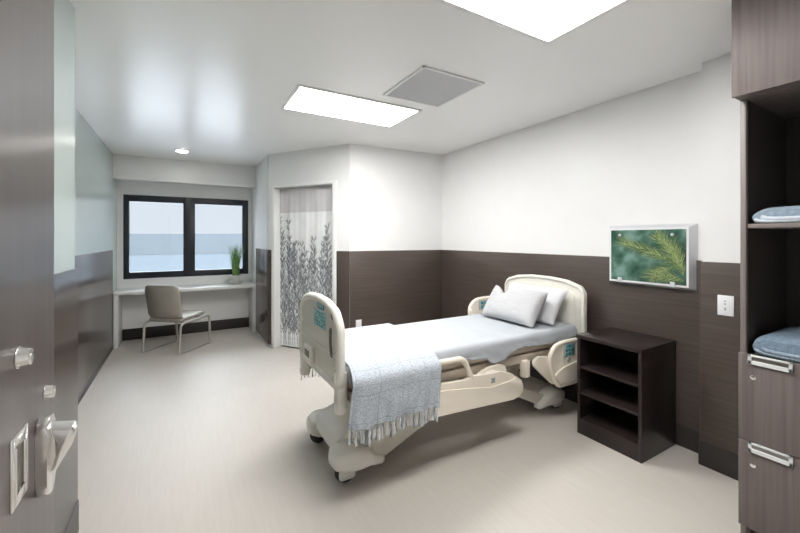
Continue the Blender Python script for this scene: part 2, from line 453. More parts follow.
# ------------------------------------------------------------------ open entrance door at the left
dx = -0.285
b = B(); box(b, dx-0.045, dx, 0.09, 1.283, 0.01, 2.25, 0.002)
door = struct('door_2', b, M['door'])
b = B()     # recessed pull
ya, yb, za, zb = 0.992, 1.080, 0.972, 1.112
box(b, dx-0.002, dx+0.004, ya, ya+0.018, za, zb, 0.0015); box(b, dx-0.002, dx+0.004, yb-0.018, yb, za, zb, 0.0015)
box(b, dx-0.002, dx+0.004, ya+0.016, yb-0.016, za, za+0.022, 0.0015); box(b, dx-0.002, dx+0.004, ya+0.016, yb-0.016, zb-0.022, zb, 0.0015)
box(b, dx-0.001, dx+0.0008, ya+0.01, yb-0.01, za+0.01, zb-0.01, 0, 1)
tube(b, [(dx+0.003, ya+0.02, za+0.024), (dx+0.003, ya+0.02, zb-0.024), (dx+0.003, yb-0.02, zb-0.024), (dx+0.003, yb-0.02, za+0.024)], 0.003, 8, True)
obj('recessed_pull', b, [M['steel'], M['steel_dark']], door, 'steel flush pull plate')
def knob(y, z, r, h):
    b = B(); lathe(b, [(r*1.06, 0), (r*1.06, h*0.12), (r*0.98, h*0.14), (r*0.84, h*0.8), (r*0.8, h*0.97), (r*0.72, h), (r*0.30, h), (r*0.28, h*1.06), (r*0.12, h*1.06)], (dx, y, z), (1, 0, 0), 28)
    obj('lock_knob', b, M['steel'], door, 'tapered steel lock cylinder')
knob(1.032, 1.262, 0.0205, 0.021)
knob(1.205, 1.131, 0.0165, 0.018)
b = B()     # lever on an oval rosette
yc, zc = 1.168, 0.998
pts = fillet([(yc-0.036, zc-0.09), (yc+0.036, zc-0.09), (yc+0.036, zc+0.09), (yc-0.036, zc+0.09)], 0.035, 8)
prism(b, pts, 'x', dx, dx+0.021, 0.004)
rosette = obj('handle_rosette', b, M['steel'], door, 'oval steel handle plate')
b = B()
outl = fillet([(dx+0.014, 0.953), (dx+0.030, 0.958), (dx+0.058, 1.010), (dx+0.070, 1.052), (dx+0.064, 1.062), (dx+0.018, 1.072)], [0.004, 0.01, 0.06, 0.006, 0.004, 0.006], 6)
def paddle(a, z, h):
    k = min(1, max(0, (z-0.953)/0.119))
    return Vector((a, yc+0.004*k-0.004+h*(0.38+0.62*k**0.9), z))
pad(b, outl, 0.064, paddle, 2.4)
obj('lever_handle', b, M['steel'], rosette, 'crescent shaped steel lever', smooth=65)

# ------------------------------------------------------------------ ceiling fittings
def panel_light(x0, x1, y0, y1, label, lm='light'):
    t = thing('ceiling_light', label, 'ceiling light', ((x0+x1)/2, (y0+y1)/2, H-0.012))
    b = B(); w = 0.028
    for q in ((x0-w, x1+w, y0-w, y0), (x0-w, x1+w, y1, y1+w), (x0-w, x0, y0, y1), (x1, x1+w, y0, y1)):
        box(b, q[0], q[1], q[2], q[3], H-0.012, H, 0.002)
    obj('light_frame', b, M['trim'], t)
    b = B(); box(b, x0, x1, y0, y1, H-0.006, H-0.001); obj('light_diffuser', b, M[lm], t, 'glowing white diffuser')
panel_light(0.785, 1.857, 2.852, 3.392, 'glowing rectangular ceiling light beside the grey vent, farther from the camera', 'light2')
panel_light(0.785, 1.865, 0.925, 1.458, 'large glowing ceiling light cut off by the top of the photo')
t = thing('air_vent', 'square grey air vent on the ceiling between the two bright panel lights', 'air vent', (1.68, 2.385, H-0.012))
b = B(); x0, x1, y0, y1 = 1.405, 1.958, 2.092, 2.678
for q in ((x0, x1, y0, y0+0.02), (x0, x1, y1-0.02, y1), (x0, x0+0.02, y0, y1), (x1-0.02, x1, y0, y1)):
    box(b, q[0], q[1], q[2], q[3], H-0.014, H, 0.002)
obj('vent_frame', b, M['trim'], t)
b = B(); box(b, x0+0.015, x1-0.015, y0+0.015, y1-0.015, H-0.008, H-0.001)
for i in range(36):
    y = y0+0.025+i*(y1-y0-0.05)/35
    box(b, x0+0.02, x1-0.02, y-0.002, y+0.002, H-0.0105, H-0.007)
obj('vent_grille', b, M['vent'], t, 'perforated grey face')
t = thing('downlight', 'small round recessed downlight in the ceiling in front of the window', 'downlight', (0.0, 5.745, H-0.01))
b = B(); lathe(b, [(0.085, 0), (0.085, -0.004), (0.075, -0.01), (0.065, -0.01)], (0, 5.745, H), n=32); obj('light_ring', b, M['trim'], t)
b = B(); lathe(b, [(0.066, -0.0095), (0.066, -0.0125), (0.05, -0.014)], (0, 5.745, H), n=32); obj('light_lens', b, M['down'], t)

# ------------------------------------------------------------------ curtain
cur = thing('privacy_curtain', 'white curtain printed with grey plants hanging in the doorway, netting at its top', 'curtain', tuple(W_C((s0+s1)/2, -0.105, 0.015)))
def fold(s): return -0.102+0.0045*math.sin(s*2*PI/0.26+0.6)+0.002*math.sin(s*2*PI/0.093)
def cloth_strip(z0, z1, off=0.0):
    t = B(); n = 90; nzr = 12
    rows = []
    for j in range(nzr+1):
        z = z0+(z1-z0)*j/nzr
        rows.append([t.verts.new(W_C(s0+0.008+(s1-s0-0.016)*i/n, fold(s0+(s1-s0)*i/n)+off, z)) for i in range(n+1)])
    for j in range(nzr):
        for i in range(n): t.faces.new((rows[j][i], rows[j][i+1], rows[j+1][i+1], rows[j+1][i]))
    return t
b = cloth_strip(1.85, dz-0.01); obj('netting', b, M['net'], cur, 'lavender grey netting along the top', smooth=60)
b = B(); merge(b, cloth_strip(0.02, 1.862, 0.0005), 0)
tw = B()
rng = random.Random(3)
def stroke(p, q, w, mi):
    """flat printed stroke between (s,z) points following the folds"""
    n = max(1, int((Vector(q)-Vector(p)).length/0.05)); dv = Vector(q)-Vector(p)
    if dv.length < 1e-4: return
    nn = Vector((-dv.y, dv.x)).normalized()*w/2
    pr = None
    for i in range(n+1):
        c = Vector(p)+dv*i/n; k = 1-0.6*i/n
        a = c+nn*k; e = c-nn*k
        for v in (a, e):
            v.x = min(max(v.x, s0+0.01), s1-0.01); v.y = min(max(v.y, 0.03), 1.84)
        cur_ = (tw.verts.new(W_C(a.x, fold(a.x)+0.003, a.y)), tw.verts.new(W_C(e.x, fold(e.x)+0.003, e.y)))
        if pr:
            f = tw.faces.new((pr[0], pr[1], cur_[1], cur_[0])); f.material_index = mi
        pr = cur_
for k in range(24):
    s = s0+0.03+(s1-s0-0.06)*(k+rng.uniform(-0.3, 0.3))/23.0; top = rng.uniform(1.15, 1.5)+(0.2 if k in (1, 2, 3, 17, 18, 20, 21) else 0)
    if k == 0: top = 1.75
    x, z = s, 0.04; lean = rng.uniform(-0.06, 0.06)
    pts = [(x, z)]
    while z < top:
        z += 0.075; x += lean*0.10+rng.uniform(-0.008, 0.008); pts.append((x, z))
    mi = 1 if rng.random() < 0.6 else 2
    for p, q in zip(pts, pts[1:]): stroke(p, q, 0.009, mi)
    for i, p in enumerate(pts[2:]):
        fr = (i+2)/len(pts)
        for sd in (-1, 1):
            if rng.random() < 0.25: continue
            L = rng.uniform(0.07, 0.19)*(1.15-0.75*fr); an = rng.uniform(0.25, 0.6)
            q = (p[0]+sd*L*math.sin(an), p[1]+L*math.cos(an)); stroke(p, q, 0.005, mi)
            for u in (0.3, 0.5, 0.7, 0.9, 1.0):
                r_ = (p[0]+(q[0]-p[0])*u, p[1]+(q[1]-p[1])*u)
                for sg in (-1, 1):
                    a2 = sd*an+sg*rng.uniform(0.2, 0.6); l2 = rng.uniform(0.025, 0.06)
                    stroke(r_, (r_[0]+l2*math.sin(a2), r_[1]+l2*math.cos(a2)), 0.0055, rng.choice((1, 1, 2)))
me = bpy.data.meshes.new('x'); tw.to_mesh(me); tw.free(); b.from_mesh(me); bpy.data.meshes.remove(me)
obj('printed_panel', b, [M['curtain'], M['twig1'], M['twig2']], cur, 'white cloth with grey plant print', smooth=60)

# ------------------------------------------------------------------ desk in the window nook
t = thing('built_in_desk', 'long white built-in desk under the black framed window', 'desk', (0.1, 6.6, 0))
yd = 6.37
b = B(); box(b, XL+0.015, 1.034, yd, YW-0.001, 0.722, 0.768, 0.004); obj('desktop', b, M['trim'], t)
b = B(); box(b, XL+0.015, XL+0.065, yd+0.004, YW-0.016, 0, 0.723, 0.003); obj('side_panel', b, M['trim'], t)
b = B(); box(b, 0.985, 1.034, yd+0.004, YW-0.016, 0, 0.723, 0.003); obj('side_panel', b, M['trim'], t)

# potted grass
t = thing('potted_grass', 'green grass plant in a round white stone pot on the white desk', 'potted plant', (0.755, 6.60, 0.768))
px_, py_, pz_ = 0.755, 6.60, 0.768
b = B(); lathe(b, [(0.075, 0), (0.10, 0.012), (0.12, 0.05), (0.118, 0.09), (0.098, 0.135), (0.088, 0.142), (0.08, 0.138), (0.08, 0.12), (0.02, 0.12)], (px_, py_, pz_), n=14)
obj('pot', b, M['pot'], t, smooth=20)
b = B(); lathe(b, [(0.0795, 0.118), (0.0795, 0.124), (0.03, 0.128)], (px_, py_, pz_), n=18); obj('soil', b, M['soil'], t)
b = B(); rng = random.Random(11)
for i in range(230):
    a = rng.uniform(0, 2*PI); r0 = rng.uniform(0, 0.055); L = rng.uniform(0.32, 0.545); sp = rng.uniform(0.0, 0.15)*(L/0.45)
    p0 = Vector((px_+r0*math.cos(a), py_+r0*math.sin(a), pz_+0.12)); nn = Vector((-math.sin(a), math.cos(a), 0))
    pr = None
    for j in range(6):
        k = j/5; c = p0+Vector((math.cos(a)*sp*k*k, math.sin(a)*sp*k*k, L*k)); w = 0.0055*(1-k*0.9)
        cu = (b.verts.new(c-nn*w), b.verts.new(c+nn*w))
        if pr:
            f = b.faces.new((pr[0], pr[1], cu[1], cu[0])); f.material_index = i % 2
        pr = cu
obj('grass_blades', b, [M['grass'], M['grass2']], t, 'thin upright green blades')

# ------------------------------------------------------------------ chair
ang = math.atan2(0.75, 0.66)-PI/2
ch = thing('desk_chair', 'taupe upholstered chair with metal sled legs in front of the white desk', 'chair', (-0.05, 5.985, 0), ang, local=True)
b = B()
out = fillet([(-0.255, 0.43), (0.255, 0.43), (0.265, 0.90), (-0.265, 0.90)], [0.07, 0.07, 0.10, 0.10], 8)
def fback(a, z, h):
    lean = -0.06*(z-0.43)/0.45; low = 0.10*max(0, (0.55-z)/0.12)**2
    return Vector((a, -0.245+lean+low*0.5+0.9*a*a*0.55+h, z))
pad(b, out, 0.055, fback, 3.2); obj('backrest', b, M['chair_pad'], ch)
b = B()
out = fillet([(-0.25, -0.24), (0.25, -0.24), (0.255, 0.25), (-0.255, 0.25)], [0.05, 0.05, 0.09, 0.09], 8)
def fseat(a, y, h):
    return Vector((a, y, 0.435+0.02*(y/0.25)-0.03*max(0, y-0.15)/0.1*0.5+h+0.25*a*a))
pad(b, out, 0.075, fseat, 3.2); obj('seat', b, M['chair_pad'], ch)
for sx in (-1, 1):
    x = 0.275*sx
    path = [(x, -0.29, 0.013), (x, -0.275, 0.20), (x, -0.262, 0.345), (x, -0.235, 0.385), (x, -0.18, 0.397), (x, 0.0, 0.40), (x, 0.20, 0.412), (x, 0.255, 0.405), (x, 0.275, 0.36), (x, 0.285, 0.20), (x, 0.292, 0.013)]
    b = B(); tube(b, spline(path, 5), 0.016, 12)
    tube(b, [(x, -0.296, 0.0145), (x, 0.298, 0.0145)], 0.0145, 10)
    obj('sled_leg', b, M['chair_metal'], ch)
b = B(); tube(b, [(-0.275, -0.15, 0.397), (0.275, -0.15, 0.397)], 0.011, 8); tube(b, [(-0.275, 0.15, 0.405), (0.275, 0.15, 0.405)], 0.011, 8)
obj('seat_support', b, M['chair_metal'], ch)

# ------------------------------------------------------------------ hospital bed
bed = thing('hospital_bed', 'cream hospital bed with its headboard against the brown panelled wall', 'bed', (1.87, 2.42, 0))
YC = 2.42
def mirror_y(c): return Vector((c.x, 2*YC-c.y, c.z))
# headboard
hc = 2.397
def hshape(k=0.0):
    w = 0.45-k
    return [(hc-w, 0.46+k), (hc+w, 0.46+k), (hc+w, 1.035-k*0.4), (hc+0.415-k*0.9, 1.09-k*0.8), (hc+0.28-k*0.5, 1.132-k), (hc+0.1, 1.149-k), (hc-0.1, 1.149-k), (hc-0.28+k*0.5, 1.132-k), (hc-0.415+k*0.9, 1.09-k*0.8), (hc-w, 1.035-k*0.4)]
b = B(); o = fillet(hshape(), [0.04, 0.04, 0.06, 0.06, 0.1, 0.1, 0.1, 0.1, 0.06, 0.06], 5); prism(b, o, 'x', 2.957, 2.99, 0.008)
o2 = [(2.957, p[0], p[1]) for p in fillet(hshape(0.012), [0.04, 0.04, 0.06, 0.06, 0.1, 0.1, 0.1, 0.1, 0.06, 0.06], 5)]
tube(b, o2, 0.017, 8, True)
hb = obj('headboard', b, M['cream'], bed)
b = B(); prism(b, fillet([(hc-0.36, 0.60), (hc+0.36, 0.60), (hc+0.36, 1.02), (hc+0.24, 1.075), (hc-0.24, 1.075), (hc-0.36, 1.02)], 0.05, 5), 'x', 2.950, 2.96, 0.004)
obj('headboard_panel', b, M['cream'], hb)
for y in (2.06, 2.74):
    b = B(); box(b, 2.87, 2.985, y-0.03, y+0.03, 0.40, 0.60, 0.006); obj('headboard_post', b, M['arm'], bed)
# footboard
def fshape(k):
    w = 0.400-k; fc = YC+0.008
    return [(fc-w, 0.62+k), (fc+w, 0.62+k), (fc+w, 0.98), (fc+w*0.82, 1.072-k*0.8), (fc+w*0.45, 1.112-k), (fc, 1.121-k), (fc-w*0.45, 1.112-k), (fc-w*0.82, 1.072-k*0.8), (fc-w, 0.98)]
FR = [0.05, 0.05, 0.09, 0.1, 0.12, 0.2, 0.12, 0.1, 0.09]
b = B(); prism(b, fillet(fshape(0.015), FR, 5), 'x', 0.776, 0.808, 0.004)
fb = obj('footboard', b, M['cream_in'], bed, 'grey cream footboard panel')
b = B(); tube(b, [(0.792, p[0], p[1]) for p in fillet(fshape(0.014), FR, 6)], 0.028, 12, True); obj('footboard_rim', b, M['cream'], fb, 'rounded cream edge of the footboard')
for yy in (2.062, 2.79):
    b = B(); pts = fillet([(0.768, yy-0.034), (0.836, yy-0.034), (0.836, yy+0.034), (0.768, yy+0.034)], 0.022, 4)
    prism(b, pts, 'z', 0.515, 0.72, 0.004); lathe(b, [(0.028, -0.03), (0.037, -0.02), (0.039, 0), (0.039, 0.03), (0.03, 0.036)], (0.802, yy, 0.51), n=20)
    obj('corner_post', b, M['cream'], fb)
b = B()
def slot(y0, z0, y1, z1, w):
    tube(b, spline([(0.776, y0, z0), (0.776, (y0+y1)/2+0.012, (z0+z1)/2), (0.776, y1, z1)], 6), [w*0.5]+[w]*11+[w*0.5], 10, flat=1.0)
slot(2.15, 0.965, 2.13, 0.79, 0.013); slot(2.115, 1.06, 2.10, 1.025, 0.013)
obj('grip_slot', b, M['slot'], fb, 'narrow dark slot in the footboard')
b = B(); box(b, 0.7735, 0.7765, 2.245, 2.485, 0.925, 1.035, 0.001)
obj('teal_sticker', b, M['teal_l'], fb, 'pale teal instruction sticker')
b = B(); box(b, 0.773, 0.7765, 2.28, 2.41, 1.045, 1.092, 0.001)
for i in range(4): box(b, 0.7722, 0.7732, 2.295+i*0.028, 2.313+i*0.028, 1.055, 1.082, 0, 1)
obj('teal_sticker', b, [M['teal_d'], M['teal_l']], fb, 'small dark teal sticker')
b = B()
for r in range(5):
    for i in range(5):
        if (r*3+i) % 4: box(b, 0.7722, 0.774, 2.262+i*0.042, 2.262+i*0.042+0.030, 0.934+r*0.020, 0.934+r*0.020+0.011)
obj('sticker_print', b, M['teal'], fb, 'teal print on the sticker')
b = B(); box(b, 0.745, 0.777, 2.47, 2.63, 0.665, 0.765, 0.008)
cb = obj('control_box', b, M['cream'], fb)
b = B(); box(b, 0.742, 0.746, 2.50, 2.60, 0.69, 0.735, 0.001); obj('box_label', b, M['slot'], cb)
b = B(); box(b, 0.772, 0.777, 2.06, 2.78, 0.803, 0.810, 0.001)
for y, z in ((2.77, 0.90), (2.73, 0.81), (2.10, 0.83), (2.09, 0.73)): box(b, 0.771, 0.777, y-0.012, y+0.012, z-0.01, z+0.01, 0.002)
obj('panel_seam', b, M['cream'], fb)
b = B(); box(b, 0.80, 0.86, 2.12, 2.72, 0.585, 0.65, 0.01)
obj('foot_bracket', b, M['arm'], bed)
# deck and mattress
b = B(); box(b, 0.85, 2.90, 2.02, 2.82, 0.535, 0.60, 0.008)
for x in (1.2, 1.75, 2.3): box(b, x, x+0.08, 2.06, 2.78, 0.47, 0.54, 0.006)
obj('bed_deck', b, M['beige'], bed)
b = B(); box(b, 0.85, 2.92, 2.022, 2.818, 0.60, 0.742, 0.04, seg=4); obj('mattress', b, M['beige'], bed)
# side rails
def foot_rail(far):
    xf = (lambda c: mirror_y(c)) if far else None
    b = B()
    body = fillet([(0.98, 0.372), (1.41, 0.368), (2.085, 0.330), (2.165, 0.345), (2.195, 0.395), (2.165, 0.46), (2.06, 0.527), (1.95, 0.556), (1.80, 0.562), (1.70, 0.572), (1.64, 0.555), (1.41, 0.566), (1.02, 0.566), (0.95, 0.50), (0.94, 0.42)], 0.03, 4)
    prism(b, body, 'y', 1.928, 1.958, 0.008, xf=xf)
    low = fillet([(0.99, 0.378), (1.41, 0.374), (2.08, 0.338), (2.15, 0.352), (2.18, 0.395), (2.15, 0.452), (2.10, 0.484), (2.01, 0.474), (1.865, 0.466), (1.64, 0.503), (1.41, 0.530), (1.02, 0.535), (0.96, 0.49), (0.955, 0.42)], 0.02, 3)
    prism(b, low, 'y', 1.918, 1.932, 0.006, xf=xf)
    hp = spline([(1.70, 1.943, 0.558), (1.675, 1.943, 0.60), (1.645, 1.943, 0.665), (1.61, 1.943, 0.694), (1.55, 1.943, 0.701), (1.30, 1.943, 0.704), (1.05, 1.943, 0.70), (0.99, 1.943, 0.67), (0.97, 1.943, 0.60), (0.97, 1.943, 0.52)], 5)
    tube(b, hp, 0.019, 10, xf=xf)
    r = obj('foot_rail', b, M['rail'], bed)
    b = B(); box(b, 1.865, 1.905, 1.9265, 1.93, 0.49, 0.53, 0.002, xf=xf); box(b, 1.875, 1.895, 1.9255, 1.927, 0.497, 0.507, xf=xf, mi=1); box(b, 1.875, 1.895, 1.9255, 1.927, 0.512, 0.522, xf=xf, mi=1)
    obj('rail_symbol', b, [M['panel_grey'], M['mark']], r, 'small grey rail marking')
    b = B()
    prism(b, fillet([(1.76, 0.50), (1.79, 0.55), (1.89, 0.580), (1.99, 0.588), (2.05, 0.57), (2.07, 0.51), (2.0, 0.46), (1.80, 0.46)], 0.025, 4), 'y', 1.975, 2.0, 0.006, xf=xf)
    obj('rail_lobe', b, M['rail'], bed)
    for x in (1.2, 1.85):
        b = B(); box(b, x, x+0.09, 1.956, 2.03, 0.47, 0.56, 0.006, xf=xf); obj('rail_mount', b, M['rail'], bed)
def head_rail(far):
    dzr = 0.225 if far else 0.0
    def xf(c):
        c = Vector((c.x, c.y, c.z+dzr))
        return mirror_y(c) if far else c
    b = B()
    oo = [(2.605, 0.330), (2.545, 0.40), (2.505, 0.53), (2.525, 0.605), (2.595, 0.652), (2.72, 0.662), (2.86, 0.655), (2.905, 0.60), (2.905, 0.38), (2.86, 0.325), (2.70, 0.320)]
    sp = spline([(x, 1.943, z) for x, z in oo], 5, True)
    tube(b, sp, 0.018, 10, True, xf=xf)
    prism(b, [(v.x, v.z) for v in sp], 'y', 1.936, 1.952, 0, xf=xf)
    prism(b, fillet([(2.60, 0.345), (2.555, 0.405), (2.55, 0.43), (2.636, 0.463), (2.82, 0.49), (2.895, 0.49), (2.895, 0.39), (2.85, 0.34), (2.70, 0.335)], 0.015, 3), 'y', 1.922, 1.938, 0.006, xf=xf)
    r = obj('head_rail', b, M['rail'], bed)
    b = B(); prism(b, fillet([(2.52, 0.568), (2.50, 0.575), (2.49, 0.56), (2.50, 0.526), (2.52, 0.449), (2.56, 0.335), (2.60, 0.345), (2.56, 0.45)] if far else [(2.52, 0.568), (2.403, 0.583), (2.346, 0.568), (2.336, 0.526), (2.42, 0.449), (2.56, 0.335), (2.60, 0.345), (2.56, 0.45)], 0.025, 4), 'y', 1.955, 1.98, 0.007, xf=xf)
    obj('rail_wing', b, M['rail'], r)
    b = B(); box(b, 2.655, 2.80, 1.930, 1.937, 0.545, 0.648, 0.002, xf=xf)
    cp = obj('control_panel', b, M['panel_grey'], r)
    for i in range(3):
        for j in range(3):
            b = B(); box(b, 2.678+i*0.037, 2.707+i*0.037, 1.926, 1.931, 0.553+j*0.031, 0.576+j*0.031, 0.002, xf=xf); obj('button', b, M['teal_d'] if (i+j) % 2 else M['teal'], cp)
    if far:
        b = B(); box(b, 2.62, 2.80, 2.877, 2.886, 0.775, 0.875, 0.002)
        ip = obj('patient_panel', b, M['panel_grey'], r)
        for i in range(3):
            for j in range(2):
                b = B(); box(b, 2.64+i*0.04, 2.67+i*0.04, 2.873, 2.878, 0.79+j*0.04, 0.82+j*0.04, 0.002); obj('button', b, M['teal_d'] if (i+j) % 2 else M['teal'], ip)
    b = B(); t_ = B(); lathe(t_, [(0.022, 0), (0.022, 0.010), (0.012, 0.014)], (2.722, 1.937, 0.519), (0, -1, 0), 16)
    for v in t_.verts: v.co = xf(v.co)
    merge(b, t_); obj('rail_knob', b, M['panel_grey'], r)
    b = B(); box(b, 2.60, 2.72, 1.952, 2.03, 0.40 + 0.0, 0.56+dzr*0.6, 0.006, xf=(mirror_y if far else None)); obj('rail_mount', b, M['rail'], bed)
    b = B(); box(b, 2.27, 2.33, 1.985, 2.04, 0.43, 0.56, 0.008, xf=(mirror_y if far else None))
    obj('rail_mount', b, M['rail'], bed)
for far in (False, True): foot_rail(far); head_rail(far)
# base
XM = 1.86
def mx_(c): return Vector((2*XM-c.x, c.y, c.z))
def base_end(flip):
    sg = (lambda x: 2*XM-x) if flip else (lambda x: x)
    b = B()
    prism(b, fillet([(0.82, 0.15), (0.82, 0.205), (0.85, 0.235), (1.25, 0.40), (1.30, 0.38), (1.26, 0.26), (1.0, 0.14)], 0.015, 3), 'y', 2.22, 2.64, 0.008, xf=(mx_ if flip else None))
    if flip:
        b.free(); b = B(); prism(b, fillet([(0.80, 0.10), (0.80, 0.16), (0.83, 0.185), (1.06, 0.185), (1.08, 0.10)], 0.012, 3), 'y', 2.22, 2.64, 0.008, xf=mx_)
    cr = obj('base_cross_member', b, M['basep'], bed)
    for s in (-1, 1):
        yc = 2.185 if s < 0 else 2.66
        b = B()
        secs = [(0.785, yc, 0.045, 0.115, 0.175), (0.80, yc, 0.075, 0.095, 0.20), (0.84, yc, 0.10, 0.078, 0.222), (0.90, yc, 0.112, 0.07, 0.228), (0.97, yc, 0.105, 0.066, 0.215), (1.02, yc, 0.085, 0.064, 0.175), (1.06, yc+s*0.02, 0.055, 0.06, 0.125), (1.11, yc+s*0.035, 0.035, 0.058, 0.105), (1.13, yc+s*0.035, 0.02, 0.068, 0.095)]
        loft(b, [(sg(x), y, w, z0, z1*(0.72 if flip else 1)+(0.02 if flip else 0)) for x, y, w, z0, z1 in secs], 3.2, 28)
        hs = obj('caster_housing', b, M['basep'], bed)
        b = B(); wx = sg(0.87)
        lathe(b, [(0.035, -0.022), (0.058, -0.018), (0.0625, -0.010), (0.0625, 0.010), (0.058, 0.018), (0.035, 0.022)], (wx, yc+s*0.02, 0.0625), (0.35, 1, 0), 28)
        wh = obj('caster_wheel', b, M['rubber'], hs, 'dark rubber caster wheel')
        b = B()
        prism(b, fillet([(wx-0.05, 0.03), (wx+0.055, 0.03), (wx+0.05, 0.10), (wx-0.05, 0.10)], 0.02, 4), 'y', yc+s*0.047, yc+s*0.057, 0.003)
        obj('wheel_cover', b, M['basep'], hs)
        b = B(); ys = yc+(-s)*0.0
        arm = [(1.02, 0.09), (1.10, 0.06), (1.60, 0.265), (1.80, 0.50), (1.74, 0.538), (1.60, 0.44), (1.05, 0.26)] if s else []
        if flip: arm = [(0.97, .07), (1.02, .05), (1.42, .24), (1.77, .50), (1.69, .53), (1.38, .31), (1.0, .14)]
        prism(b, fillet(arm, 0.02, 3), 'y', (2.16 if s < 0 else 2.63), (2.21 if s < 0 else 2.68), 0.006, xf=(mx_ if flip else None))
        obj('lift_arm', b, M['arm'], bed)
base_end(False); base_end(True)
b = B(); box(b, 2.50, 2.60, 2.34, 2.50, 0.16, 0.545, 0.012); obj('lift_column', b, M['arm'], bed)


# fitted sheet
b = B(); NX = 110; ya, yb, zt, R_ = 1.998, 2.842, 0.757, 0.045
def hem(x):
    h = 0.655+0.010*math.sin(x*9)+0.006*nz(x*14, 1.7)
    h -= 0.050*math.exp(-((x-2.03)/0.11)**4)+0.022*math.exp(-((x-1.93)/0.05)**2)
    h += 0.012*max(0, x-2.25)
    return h
rows = []
for i in range(NX+1):
    x = 0.836+(2.932-0.836)*i/NX; col = []
    hz = hem(x)
    side = []
    for j in range(7):
        k = j/6; z = hz+(zt-R_-hz)*k
        side.append((z, (1-k)*(0.006+0.009*nz(x*16, k*2.0))+0.006*nz(x*7, z*20, 4)))
    for z, dd in side: col.append((ya-dd, z))
    for j in range(1, 6):
        a = j/6*PI/2; col.append((ya+R_-R_*math.cos(a), zt-R_+R_*math.sin(a)))
    for j in range(21):
        y = ya+R_+(yb-ya-2*R_)*j/20; u = (j-10)/10
        col.append((y, zt+0.003*nz(x*7, y*9, 2)+0.0025*nz(x*26, y*14, 7)*(1-abs(u)*0.3)))
    for j in range(5, 0, -1):
        a = j/6*PI/2; col.append((yb-R_+R_*math.cos(a), zt-R_+R_*math.sin(a)))
    for z, dd in side[::-1]: col.append((yb+dd, z))
    rows.append([(x, y, z) for y, z in col])
def endrow(r, xx, zz): return [(xx, y, min(z, zz)) for x, y, z in r]
rows = [endrow(rows[0], 0.834, 0.66), endrow(rows[0], 0.834, 0.73)] + rows + [endrow(rows[-1], 2.934, 0.73), endrow(rows[-1], 2.934, 0.66)]
V = [[b.verts.new(p) for p in r] for r in rows]
for i in range(len(V)-1):
    for j in range(len(V[0])-1): b.faces.new((V[i][j], V[i+1][j], V[i+1][j+1], V[i][j+1]))
sh = obj('bed_sheet', b, M['sheet'], smooth=70)
setp(sh, 'smooth white sheet spread over the hospital bed mattress', 'bed sheet')
md = sh.modifiers.new('thickness', 'SOLIDIFY'); md.thickness = 0.003; md.offset = -1

# throw over the foot end
def throw_mesh():
    b = B(); uvl = b.loops.layers.uv.new('UVMap'); NXt = 64
    rows = []; uvs = []
    for i in range(NXt+1):
        u = i/NXt; row = []; uvr = []
        # path: near hem -> up -> over the top -> far hem
        path = []
        for j in range(26):      # near hanging part
            k = j/25; z = 0.452+(0.685-0.452)*k
            path.append(('n', 1-k, z))
        for j in range(1, 8):
            a = j/8*PI/2; path.append(('a', a, 0))
        for j in range(30): path.append(('t', j/29, 0))
        for j in range(7, 0, -1): path.append(('b', j/8*PI/2, 0))
        for j in range(14):
            k = j/13; path.append(('f', k, 0.70-(0.70-0.465)*k))
        xt = 0.838+(1.535-0.838)*u
        prev = None; s = 0
        for kind, a, z in path:
            x = xt; zt2 = 0.769
            if kind == 'n':
                sw = a**0.8
                x = xt-0.125*u-0.030*(1-u)-0.025*sw
                f_ = 0.011*math.sin(u*2*PI*3.4+0.9+0.5*a)+0.007*math.sin(u*2*PI*8.3+1.1*a)
                y = 1.892-0.004*sw+f_*sw**0.9+0.006*nz(u*9, z*12, 3)
                zz = z+0.012*(0.5-u)*0-0.012*sw*math.sin(u*PI*2.2)*0.6
            elif kind == 'a':
                c_ = 1-math.cos(a); x = xt-0.125*u*(0.85+0.15*c_*0)-0.030*(1-u)*max(0,1-c_*1.5)
                x = xt-(0.125-0.035*c_)*u-0.030*(1-u)*max(0, 1-c_*1.6)
                y = 1.892+0.218*c_; zz = 0.685+(zt2-0.685)*math.sin(a)
            elif kind == 't':
                y = 2.11+(2.815-2.11)*a; x = xt+0.012*a-0.09*u*(1-a)**1.6
                zz = zt2+0.003*nz(u*6, a*7, 5)+0.003*abs(nz(u*17, a*5, 9))
            elif kind == 'b':
                y = 2.93-0.115*(1-math.cos(a)); zz = 0.70+(zt2-0.70)*math.sin(a)
                x = xt+0.012
            else:
                y = 2.93+0.012*a*math.sin(u*22); zz = z; x = xt+0.012-0.05*a
            p = Vector((x, y, zz))
            if prev is not None: s += (p-prev).length
            prev = p
            row.append(p); uvr.append((u*0.70, s))
        rows.append(row); uvs.append(uvr)
    V = [[b.verts.new(p) for p in r] for r in rows]
    for i in range(NXt):
        for j in range(len(V[0])-1):
            f = b.faces.new((V[i][j], V[i+1][j], V[i+1][j+1], V[i][j+1]))
            for l, (a, c) in zip(f.loops, ((i, j), (i+1, j), (i+1, j+1), (i, j+1))): l[uvl].uv = uvs[a][c]
    return b, rows
tb, trows = throw_mesh()
tr = thing('throw_blanket', 'grey blue woven throw with fringed ends draped across the foot of the bed', 'throw blanket', (1.17, 2.42, 0.45))
o = obj('woven_cloth', tb, M['throw'], tr, smooth=70)
md = o.modifiers.new('thickness', 'SOLIDIFY'); md.thickness = 0.004; md.offset = 0
rng = random.Random(5)
